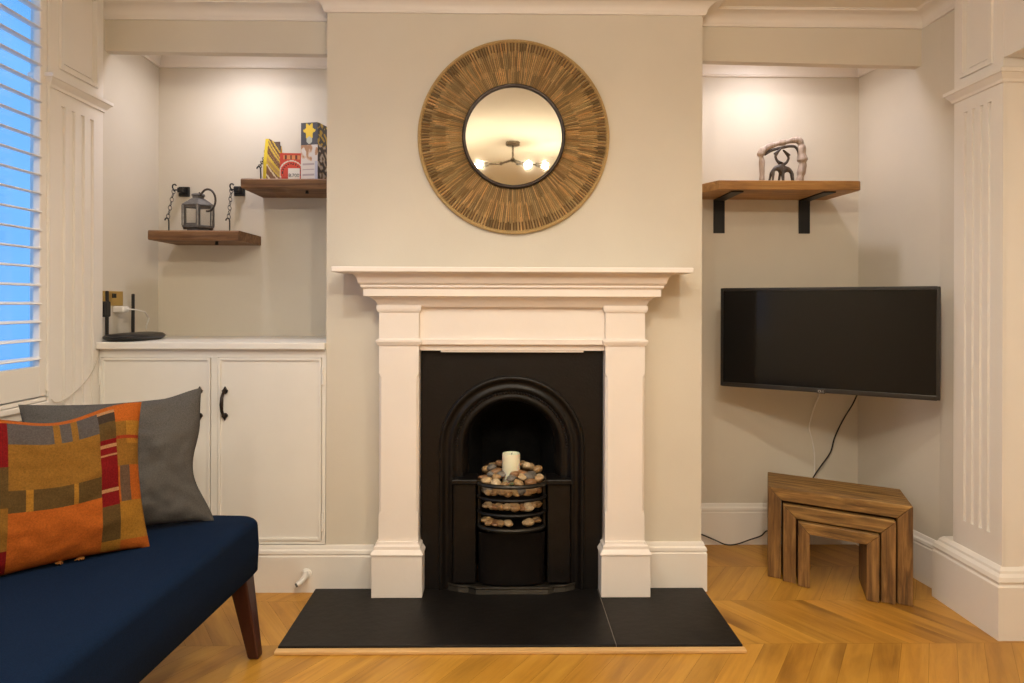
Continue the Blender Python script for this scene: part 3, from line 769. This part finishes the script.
def fg(u, v):
    wh = (.66, .62, .58); dk = (.085, .085, .095)
    if v > .62:
        du, dv = u-.5, (v-.86)*2.6
        r = math.hypot(du, dv); a = math.atan2(dv, du)
        if r < .30+.07*math.cos(6*a): return (.80, .58, .06)
        if math.hypot(u-.5, (v-.70)*2.6) < .17: return (.50, .52, .45)
        return dk
    nn = noise.noise(Vector((u*5.2, v*11, 3.3)))
    if v > .34: return (.42, .24, .13) if nn > .12 else ((.60, .44, .32) if nn > -.05 else wh)
    if .10 < u < .8 and int(v*34) % 3 == 0: return (.42, .36, .36)
    if u > .82: return (.45, .46, .55)
    return wh
def fgs(u, v):
    nn = noise.noise(Vector((u*4, v*14, 8.1)))
    if v > .62: return (.07, .07, .075) if nn < .1 else (.55, .38, .06)
    return (.05, .04, .04) if nn < -.02 else ((.30, .20, .10) if nn < .15 else (.55, .5, .45))
pk3 = pack('food_box', 'tall grey and white food carton with yellow flower emblem', 'box', (-.830, .345, 1.6575), R(-14), .080, .085, .252, fg, fgs, None, 30, 60, 24)

# ------------------------------------------------------------------ right alcove shelf and carving
ws = thing('wall_shelf', 'thick oak wall shelf on two black brackets above the television', 'shelf', (1.170, YB, 1.617))
bx0, bx1 = BR+.004-1.170, 1.542-1.170
m = MB(); D0 = -.298
m.loft([[(bx0+.05, D0, 0), (bx1-.012, D0, 0), (bx1, D0+.014, 0), (bx1-.015, -.001, 0), (bx0, -.001, 0), (bx0, D0+.10, 0)], [(bx0+.05, D0, .036), (bx1-.012, D0, .036), (bx1, D0+.014, .036), (bx1-.015, -.001, .036), (bx0, -.001, .036), (bx0, D0+.10, .036)]])
m = MB(); o_ = [(.798-1.17, -.001), (.835-1.17, -.245), (.85-1.17, -.298), (bx1-.012, D0), (bx1, D0+.014), (bx1-.004, D0+.10), (1.525-1.17, -.001)]
o_ = [(.790-1.17, -.001), (.925-1.17, D0), (bx1-.014, D0), (bx1-.003, D0+.008), (bx1, D0+.02), (1.527-1.17, -.001)]
m.loft([[(x, y, 0) for x, y in o_], [(x, y, .040) for x, y in o_]])
m.build('board', M_shelf, ws, bev=.004, seg=3)
for bx in (1.018, 1.421):
    b = MB(); x = bx-1.17; t_ = .006; w_ = .0265
    b.loft([[(x-w_, y, z) for y, z in q] for q in ([(-.0005, -.158), (-t_, -.158), (-t_, -t_), (-.262, -t_), (-.262, -.0003), (-.0005, -.0003)],)] + [[(x+w_, y, z) for y, z in [(-.0005, -.158), (-t_, -.158), (-t_, -t_), (-.262, -t_), (-.262, -.0003), (-.0005, -.0003)]]])
    b.build('bracket', M_black, ws, bev=.0015)
def skinned(name, verts, edges, rad, m_, parent, sub=2):
    me = bpy.data.meshes.new(name); me.from_pydata(verts, edges, []); me.materials.append(m_)
    o = bpy.data.objects.new(name, me); COL.objects.link(o); o.parent = parent
    sk = o.modifiers.new('Skin', 'SKIN'); sk.use_smooth_shade = True
    for d, r in zip(me.skin_vertices[0].data, rad): d.radius = (r, r) if not isinstance(r, tuple) else r
    me.skin_vertices[0].data[0].use_root = True
    s_ = o.modifiers.new('Subsurf', 'SUBSURF'); s_.levels = sub; s_.render_levels = sub
    return o
cv = thing('wood_carving', 'carved driftwood arch with two long-necked animals on the oak shelf', 'carving', (1.246, .37, 1.6575))
cv.scale = (1, 1, 1.08)
ar = MB()
AP = smooth_path([(-.086, 0, 0), (-.084, 0, .04), (-.085, 0, .10), (-.088, 0, .135), (-.060, 0, .158), (-.02, 0, .172), (.03, 0, .183), (.072, 0, .190), (.090, 0, .176), (.094, 0, .13), (.099, 0, .09), (.090, 0, .045), (.080, 0, 0)], 6)
rg = random.Random(5)
ar.tube(AP, [max(.009, .0125+.0055*noise.noise(Vector((i*.37, 1.7, 0)))+(.006 if 50 <= i <= 58 else 0)+(.005 if 16 <= i <= 20 else 0)+(.004 if i > 54 else 0)) for i in range(len(AP))], 12)
ar.build('driftwood_arch', M_drift, cv, smooth=True, angle=80)
ad = MB(); ad.tube(smooth_path([(-.074, -.002, .128), (-.04, -.002, .146), (.0, -.002, .156), (.04, -.002, .163), (.065, -.002, .160), (.080, -.002, .140)], 5), [.006]*26, 8); ad.build('inner_strip', M_carv, cv, smooth=True)  # thin dark strip following the inside of the arch
def animal(sx, x0):
    # hips, back, chest, neck points, head, muzzle, then four legs
    V = [(x0+sx*.044, .0, .066), (x0+sx*.022, 0, .071), (x0+sx*.000, 0, .070), (x0+sx*.002, 0, .086), (x0+sx*.022, 0, .100), (x0+sx*.030, 0, .117), (x0+sx*.024, 0, .133), (x0+sx*.003, 0, .152),
         (x0+sx*.047, .010, .040), (x0+sx*.056, .012, 0.004), (x0+sx*.043, -.012, .040), (x0+sx*.049, -.014, 0.004),
         (x0+sx*.006, .010, .040), (x0+sx*.012, .012, 0.004), (x0-sx*.002, -.012, .040), (x0-sx*.002, -.014, 0.004), (x0+sx*.038, 0, .129)]
    E_ = [(0, 1), (1, 2), (2, 3), (3, 4), (4, 5), (5, 6), (6, 7), (0, 8), (8, 9), (0, 10), (10, 11), (2, 12), (12, 13), (2, 14), (14, 15), (6, 16)]
    r_ = [.0105, .0120, .0115, .0080, .0062, .0058, .0070, .0042, .0058, .0042, .0058, .0042, .0055, .0042, .0055, .0042, .003]
    return skinned('carved_animal', V, E_, r_, M_carv, cv)
a1 = animal(1, .012); a2 = animal(-1, .000)
a1.location.y = .014; a2.location.y = -.014

# ------------------------------------------------------------------ television
tvx0, tvy0, tvx1, tvy1 = .973, .35, 1.655, -.13
ang = math.atan2(tvy1-tvy0, tvx1-tvx0); TW = math.hypot(tvx1-tvx0, tvy1-tvy0); TZ = .980
tv = thing('television', 'flat black television on a wall mount, angled out of the right corner', 'television', ((tvx0+tvx1)/2, (tvy0+tvy1)/2, TZ), ang)
Wt, Ht = TW/2, .2155
m = MB(); m.box(-Wt, Wt, .004, .030, -Ht, Ht); m.box(-Wt*.75, Wt*.75, .030, .055, -Ht*.85, Ht*.55); m.build('back_shell', M_bkplastic, tv, bev=.006)
m = MB(); bz = .012
for a, b, c, d in ((-Wt, -Wt+bz, -Ht, Ht), (Wt-bz, Wt, -Ht, Ht), (-Wt+bz, Wt-bz, Ht-bz, Ht), (-Wt+bz, Wt-bz, -Ht, -Ht+bz*1.4)): m.box(a, b, -.006, .006, c, d)
m.build('bezel', M_bezel, tv, bev=.0015)
m = MB(); m.box(-Wt+bz, Wt-bz, -.002, .004, -Ht+bz*1.4, Ht-bz); m.build('screen', M_screen, tv)
bg = MB(); bg.box(-.016, .016, -.0105, -.006, -Ht-.004, -Ht+.014); bd_ = bg.build('badge', M_bezel, tv, bev=.003)
m = MB(); m.lathe([(.0035, 0), (.0052, 0), (.0052, -.0012), (.0035, -.0012)], (-.0065, -.0106, -Ht+.005), 20, 'Y'); m.build('emblem', M_silver, bd_)
text('LG', .011, bd_, (.0045, -.0108, -Ht+.0012), M_silver, name='badge_lettering')
arm = MB(); arm.box(-.10, .10, .055, .066, -.10, .10); arm.build('mount_plate', M_black, tv, bev=.002)
Mi = (Matrix.Translation(tv.location) @ Matrix.Rotation(ang, 4, 'Z')).inverted()
arm = MB(); A = Vector((0, .066, 0)); B = Mi @ Vector((1.66, .49, TZ)); C_ = (A+B)/2+Vector((.08, 0, 0))
arm.tube([A, C_, B], .016, 10, flat=1.3); arm.build('mount_arm', M_black, tv, smooth=True)
pt = [Mi @ Vector((1.635, .5285, TZ-.06)), Mi @ Vector((1.665, .5285, TZ-.06)), Mi @ Vector((1.665, .49, TZ-.06)), Mi @ Vector((1.635, .49, TZ-.06))]
arm = MB(); arm.loft([pt, [p+Vector((0, 0, .12)) for p in pt]]); arm.build('wall_plate', M_black, tv)
# cables
m = MB(); m.tube(smooth_path([(1.40, .20, .80), (1.452, .42, .76), (1.447, .500, .69), (1.452, .523, .63), (1.470, .524, .56), (1.490, .5235, .50), (1.492, .523, .42), (1.49, .506, .21), (1.49, .500, .12)]), .0027, 8)
m = MB(); m.tube(smooth_path([(1.445, .24, .79), (1.475, .44, .745), (1.472, .505, .67), (1.458, .5255, .60), (1.447, .5255, .545), (1.462, .5255, .48), (1.472, .5255, .41), (1.473, .525, .30), (1.474, .505, .185), (1.474, .5, .10)]), .0034, 8)
tag(m.build('white_cable', M_white, None, smooth=True), 'thin white cable hanging from the television to behind the tables', 'cable')
m = MB(); m.tube(smooth_path([(1.585, .16, .80), (1.625, .40, .735), (1.628, .480, .66), (1.60, .515, .58), (1.565, .520, .50), (1.545, .520, .43), (1.50, .515, .37), (1.462, .510, .318), (1.42, .500, .24), (1.36, .495, .14), (1.29, .49, .08), (1.233, .487, .072), (1.205, .485, .050), (1.15, .483, .032), (1.09, .483, .012), (1.04, .485, .010), (.985, .49, .032), (.925, .492, .056), (.86, .494, .075), (.83, .48, .08), (.815, .42, .09)]), .0032, 8)
tag(m.build('black_cable', M_bkplastic, None, smooth=True), 'black cable from the television down behind the tables and along the baseboard', 'cable')

# ------------------------------------------------------------------ nest of tables
def utable(name, label, W_, D_, H_, t_, off, yoff):
    t = thing(name, label, 'table', (1.102, .13, 0), TA, 'nest of reclaimed wood tables')
    x0, x1 = off, off+W_; y0, y1 = yoff, yoff+D_; K = lambda m_: setattr(m_, 'v', [(a-.25*b, b, c) for a, b, c in m_.v])
    m = MB(); m.loft([[(x0, y, H_), (x1, y, H_), (x1-t_, y, H_-t_), (x0+t_, y, H_-t_)] for y in (y0, y1)]); K(m); m.build('table_top', M_tabX, t, bev=.003)
    for a, b in ((x0, x0+t_), (x1, x1-t_)):
        m = MB(); m.loft([[(a, y, 0.0003), (b, y, .0003), (b, y, H_-t_-.0006), (a, y, H_-.0006)] for y in (y0, y1)]); K(m); m.build('side_panel', M_tabZ, t, bev=.003)
    return t
TA = math.atan2(-.163-.13, 1.507-1.102)+R(1.5)
utable('nesting_table', 'largest table of the wooden nest in the right alcove', .522, .255, .374, .052, 0, 0)
utable('nesting_table', 'middle-sized table tucked under the largest nesting table', .404, .24, .312, .050, .059, -.018)
utable('nesting_table', 'smallest table at the front of the wooden nest', .290, .22, .256, .044, .116, -.034)

# ------------------------------------------------------------------ pipe stub by the hearth
pv = thing('gas_tap', 'small white capped pipe fitting on the baseboard beside the hearth', 'pipe fitting', (-.757, -.0195, .075))
m = MB(); m.lathe([(0, 0), (.020, 0), (.020, -.005), (.012, -.008), (.010, -.028), (0, -.028)], (0, 0, 0), 16, 'Y'); m.tube([(0, -.018, .014), (0, -.024, -.006), (-.012, -.036, -.020), (-.024, -.045, -.026)], [.011, .011, .010, .010], 12); m.build('pipe_elbow', M_white, pv, smooth=True)
m = MB(); m.tube([(-.024, -.045, -.026), (-.028, -.048, -.028)], .0075, 12); m.build('pipe_mouth', M_bkplastic, pv, smooth=True)

# ------------------------------------------------------------------ bench seat
be = thing('bench_seat', 'navy blue upholstered bench with tapered dark red wooden legs', 'bench', (-.782, -.450, 0), R(-3.2))
SW, SLN = .62, 1.75
m = MB(); nx_, ny_ = 18, 40
def rbox(x0, x1, y0, y1, z0, z1, r, crown, n=6):
    """cushioned box: rounded plan corners, rounded top edge, crowned top"""
    rings = []
    def plan(ins, z):
        pts = []; rr = .045-ins*.2 if ins < .04 else .035
        for (cx, cy, a0) in ((x1-ins-rr, y1-ins-rr, 0), (x0+ins+rr, y1-ins-rr, 90), (x0+ins+rr, y0+ins+rr, 180), (x1-ins-rr, y0+ins+rr, 270)):
            for k in range(n+1):
                a = R(a0+90*k/n); pts.append((cx+rr*math.cos(a), cy+rr*math.sin(a), z))
        return pts
    rings.append(plan(.012, z0)); rings.append(plan(.0, z0+.014)); rings.append(plan(-.003, (z0+z1)/2)); rings.append(plan(0, z1-r))
    for k in range(1, 7):
        a = math.pi/2*k/6; rings.append(plan(r*(1-math.cos(a)), z1-r+r*math.sin(a)))
    rings.append(plan(.12, z1+crown*.6)); rings.append(plan(.25, z1+crown))
    return rings
m.loft(rbox(-SW, 0, -SLN, 0, .252, .437, .030, .008))
m.build('seat', M_navy, be, smooth=True, angle=50)
for (sx, sy, dx, dy) in ((-.045, -.060, .050, -.005), (-SW+.06, -.06, -.02, .015), (-.06, -SLN+.06, .02, -.015), (-SW+.06, -SLN+.06, -.02, -.015)):
    m = MB(); rings = []
    for t in (0, .5, .97, 1):
        w_ = .030-.0125*t-(.002 if t == 1 else 0); cx, cy = sx+dx*t, sy+dy*t; z = .252*(1-t)+.0003*t
        rings.append([(cx-w_, cy-w_, z), (cx+w_, cy-w_, z), (cx+w_, cy+w_, z), (cx-w_, cy+w_, z)][::-1])
    m.loft(rings); m.build('leg', M_legwood, be, bev=.004)

# ------------------------------------------------------------------ cushions
def cushion(name, label, origin, U, V, w_, h_, thick, m_, paint=None, n=56, wrinkle=.006, seed=0, shape=None):
    """U, V: unit vectors of the face (width, height); origin = bottom right corner of the face"""
    U, V = Vector(U).normalized(), Vector(V).normalized(); N_ = U.cross(V).normalized()
    t = thing(name, label, 'cushion', tuple(origin))
    front, back = MB(), MB(); mb = MB()
    def pos(u, v, s_):
        a, b = 2*u-1, 2*v-1
        px = a*(1-.075*(1-b*b)*abs(a)**3*1.0); pz = b*(1-.075*(1-a*a)*abs(b)**3)
        bulge = max(0, (1-abs(a)**2.4))**.62*max(0, (1-abs(b)**2.4))**.62
        wob = wrinkle*noise.noise(Vector((a*2.3+seed, b*2.3, s_*3+seed)))+wrinkle*.5*noise.noise(Vector((a*6+seed, b*6, s_*3)))
        q = U*((px-1)*w_/2)+V*((pz+1)*h_/2)+N_*s_*(thick/2*bulge+wob*bulge**.5)
        if shape: q += shape(u, v, U, V, N_)
        return q
    for s_ in (1, -1):
        ids = mb.add([pos(i/n, j/n, s_) for j in range(n+1) for i in range(n+1)])
        for j in range(n):
            for i in range(n):
                k = ids+j*(n+1)+i; q = (k, k+1, k+n+2, k+n+1)
                mb.face(q if s_ > 0 else q[::-1], paint((i+.5)/n, (j+.5)/n) if paint else (1, 1, 1))
    o = mb.build('cover', m_, t, smooth=True, angle=80)
    return t, pos
# grey cushion at the far end of the bench
gshape = lambda u, v, U, V, N_: V*(.018*sm((u-.75)/.25)*v + .0) + U*(.0*sm(v)*sm((u-.55)/.45)) - U*(.03*math.sin(math.pi*min(1,v*1.35))**2*sm((u-.5)/.5))*(v<.74) + V*(-.02*sm((.3-v)/.3)*sm((.5-u)/.5))
g_t, g_pos = cushion('scatter_cushion', 'large plain grey cushion at the far end of the navy bench', (-.900, -.545, .444), (.80, .50, .0), (-.19, .22, .96), .49, .405, .15, M_grey, None, 64, .017, 2, gshape)
# patchwork cushion in front of it
OC, OR_, RD, OL, SLT, YL, BK, GB = (.27, .135, .025), (.47, .125, .020), (.20, .010, .012), (.115, .072, .025), (.105, .095, .095), (.40, .20, .03), (.055, .04, .03), (.14, .09, .06)
def patch(u, v):
    x = u*615-155; y = 580-v*480
    th = noise.noise(Vector((u*60, v*60, 0)))*.14+1
    c = OC
    if v > .965 or v < .012: c = OR_
    elif x < 22:
        c = RD if (y < 258 or y > 500) else (OL if y < 380 else OC)
        if x < -50: c = OR_ if y < 300 else YL
    elif x < 298:
        if y < 190:
            c = OC if (150 < x < 172 or 210 < x < 228) else SLT
        elif y < 330: c = OC
        elif y < 395: c = YL if (72 < x < 88 or 206 < x < 220) else OL
        else: c = OR_
    elif x < 360:
        c = BK if y < 160 else (OL if y < 215 else (RD if y < 425 else OL))
        if y > 535: c = YL
        if abs(y-122) < 5 or abs(y-268) < 5 or abs(y-377) < 5 or abs(y-240) < 5: c = (.45, .25, .12)
    else:
        c = OR_ if 118 < y < 165 else OC
        if 165 < y < 240: c = YL if x > 400 else OC
        if 212 < y < 222: c = (.35, .05, .02)
        if 310 < y < 420: c = GB if 365 < x < 405 else OR_
        if y > 420: c = YL
        if y > 545: c = OR_
    return tuple(k*th for k in c)
pshape = lambda u, v, U, V, N_: U*(-.012*sm(v)*sm((u-.5)/.5)) + V*(.012*math.sin(u*9)*v)
p_t, p_pos = cushion('scatter_cushion', 'patchwork cushion in orange, ochre, red and brown on the bench', (-.985, -.775, .442), (.72, .65, .015), (-.13, .20, .97), 0.47, .402, .13, M_patch, patch, 90, .010, 5, pshape)
fg_ = MB()
for u0 in (.535, .635):
    for k in range(7):
        b = p_pos(u0+k*.003, .004, 1); fg_.tube([b, b+Vector((rg.uniform(-.006, .006), -.006, -.002)), b+Vector((rg.uniform(-.01, .01), -.012, rg.uniform(-.004, -.001)))], .0012, 5, tint=(.45, .2, .06))
fg_.build('fringe', M_patch, p_t, smooth=True)

# ------------------------------------------------------------------ ceiling lamp seen in the mirror
cl = thing('ceiling_lamp', 'dark branching pipe ceiling lamp reflected in the round mirror', 'lamp', (.075, -2.45, ZC))
m = MB(); m.lathe([(0, -.001), (.052, -.001), (.052, -.024), (.046, -.028), (0, -.028)], n=32); m.build('ceiling_rose', M_gun, cl, smooth=True)
m = MB(); m.tube([(0, 0, -.028), (0, 0, -.125)], .0075, 12); m.sphere((0, 0, -.132), .018); m.build('stem', M_gun, cl, smooth=True)
for (dx, dy, dz, elb) in ((-.19, .08, -.045, 1), (.075, .11, -.050, 1), (.185, -.08, -.015, 1)):
    m = MB(); e = Vector((dx, dy, -.135+dz)); c0 = Vector((0, 0, -.132)); mid = c0.lerp(e, .45)+Vector((0, 0, -.012))
    m.tube([c0, mid, e], [.008, .0085, .008], 10); m.sphere(tuple(mid), .0135, 12, 8); d = (e-mid).normalized()
    m.tube([e-d*.01, e+d*.012, e+d*.045], [.017, .0205, .0205], 14); a_ = m.build('lamp_arm', M_gun, cl, smooth=True)
    b = MB(); bc = e+d*.058; b.sphere(tuple(bc), .020, 16, 10); b.build('light_bulb', M_bulb, a_, smooth=True)

# ------------------------------------------------------------------ light
def lamp(name, kind, loc, energy, col, size=.05, rot=None, spot=None, blend=.6):
    l = bpy.data.lights.new(name, kind); l.energy = energy; l.color = col
    if kind == 'AREA': l.size = size
    else: l.shadow_soft_size = size
    if kind == 'SPOT': l.spot_size = R(spot); l.spot_blend = blend
    o = bpy.data.objects.new(name, l); COL.objects.link(o); o.location = loc
    if rot: o.rotation_euler = [R(a) for a in rot]
    return o
WARM = (1.0, .90, .745); PINK = (1.0, .935, 1.0)
for x in (-.62, .70): lamp('ceiling_downlight', 'SPOT', (x, -1.45, 2.30), 34, WARM, .06, (0, 0, 0), 168, .9)
for x in (-1.0, 1.1): lamp('rear_fill', 'SPOT', (x, -3.1, 2.30), 34, WARM, .06, (0, 0, 0), 172, .9)  # unseen spots added behind the camera to fill in frontal light
lamp('alcove_downlight', 'SPOT', (-1.15, .235, 2.30), 8.8, PINK, .06, (0, 0, 0), 172, .9)
lamp('alcove_downlight', 'SPOT', (1.17, .235, 2.30), 8.8, PINK, .06, (0, 0, 0), 172, .9)

wd = bpy.data.worlds.new('evening_sky'); S.world = wd; wd.use_nodes = True
nt = wd.node_tree; bgn = nt.nodes['Background']
tc = nt.nodes.new('ShaderNodeTexCoord'); nz = nt.nodes.new('ShaderNodeTexNoise'); nz.inputs['Scale'].default_value = 2.2; nz.inputs['Detail'].default_value = 4
rp = nt.nodes.new('ShaderNodeValToRGB'); rp.color_ramp.elements[0].position = .35; rp.color_ramp.elements[0].color = (.10, .33, .78, 1); rp.color_ramp.elements[1].position = .65; rp.color_ramp.elements[1].color = (.22, .50, .92, 1)
nt.links.new(tc.outputs['Generated'], nz.inputs['Vector']); nt.links.new(nz.outputs['Fac'], rp.inputs['Fac']); nt.links.new(rp.outputs['Color'], bgn.inputs['Color'])
bgn.inputs['Strength'].default_value = .72

# ------------------------------------------------------------------ camera and view
cd = bpy.data.cameras.new('camera'); cam = bpy.data.objects.new('camera', cd); COL.objects.link(cam)
cd.sensor_width = 36; cd.lens = 700/1024*36; cd.shift_y = -(341.5-303)/1024
cam.rotation_mode = 'QUATERNION'
mw = Matrix.Rotation(R(-.8), 3, 'Z') @ Matrix.Rotation(R(90), 3, 'X') @ Matrix.Rotation(R(.17), 3, 'Z')
cam.rotation_quaternion = mw.to_quaternion(); cam.location = (0, -2.75, 1.128); cd.clip_start = .02
S.camera = cam
vs = S.view_settings; vs.view_transform = 'Standard'; vs.look = 'None'; vs.exposure = 1.02; vs.gamma = 1; vs.use_curve_mapping = False
S.cycles.max_bounces = 10; S.cycles.diffuse_bounces = 5; S.cycles.sample_clamp_indirect = 4
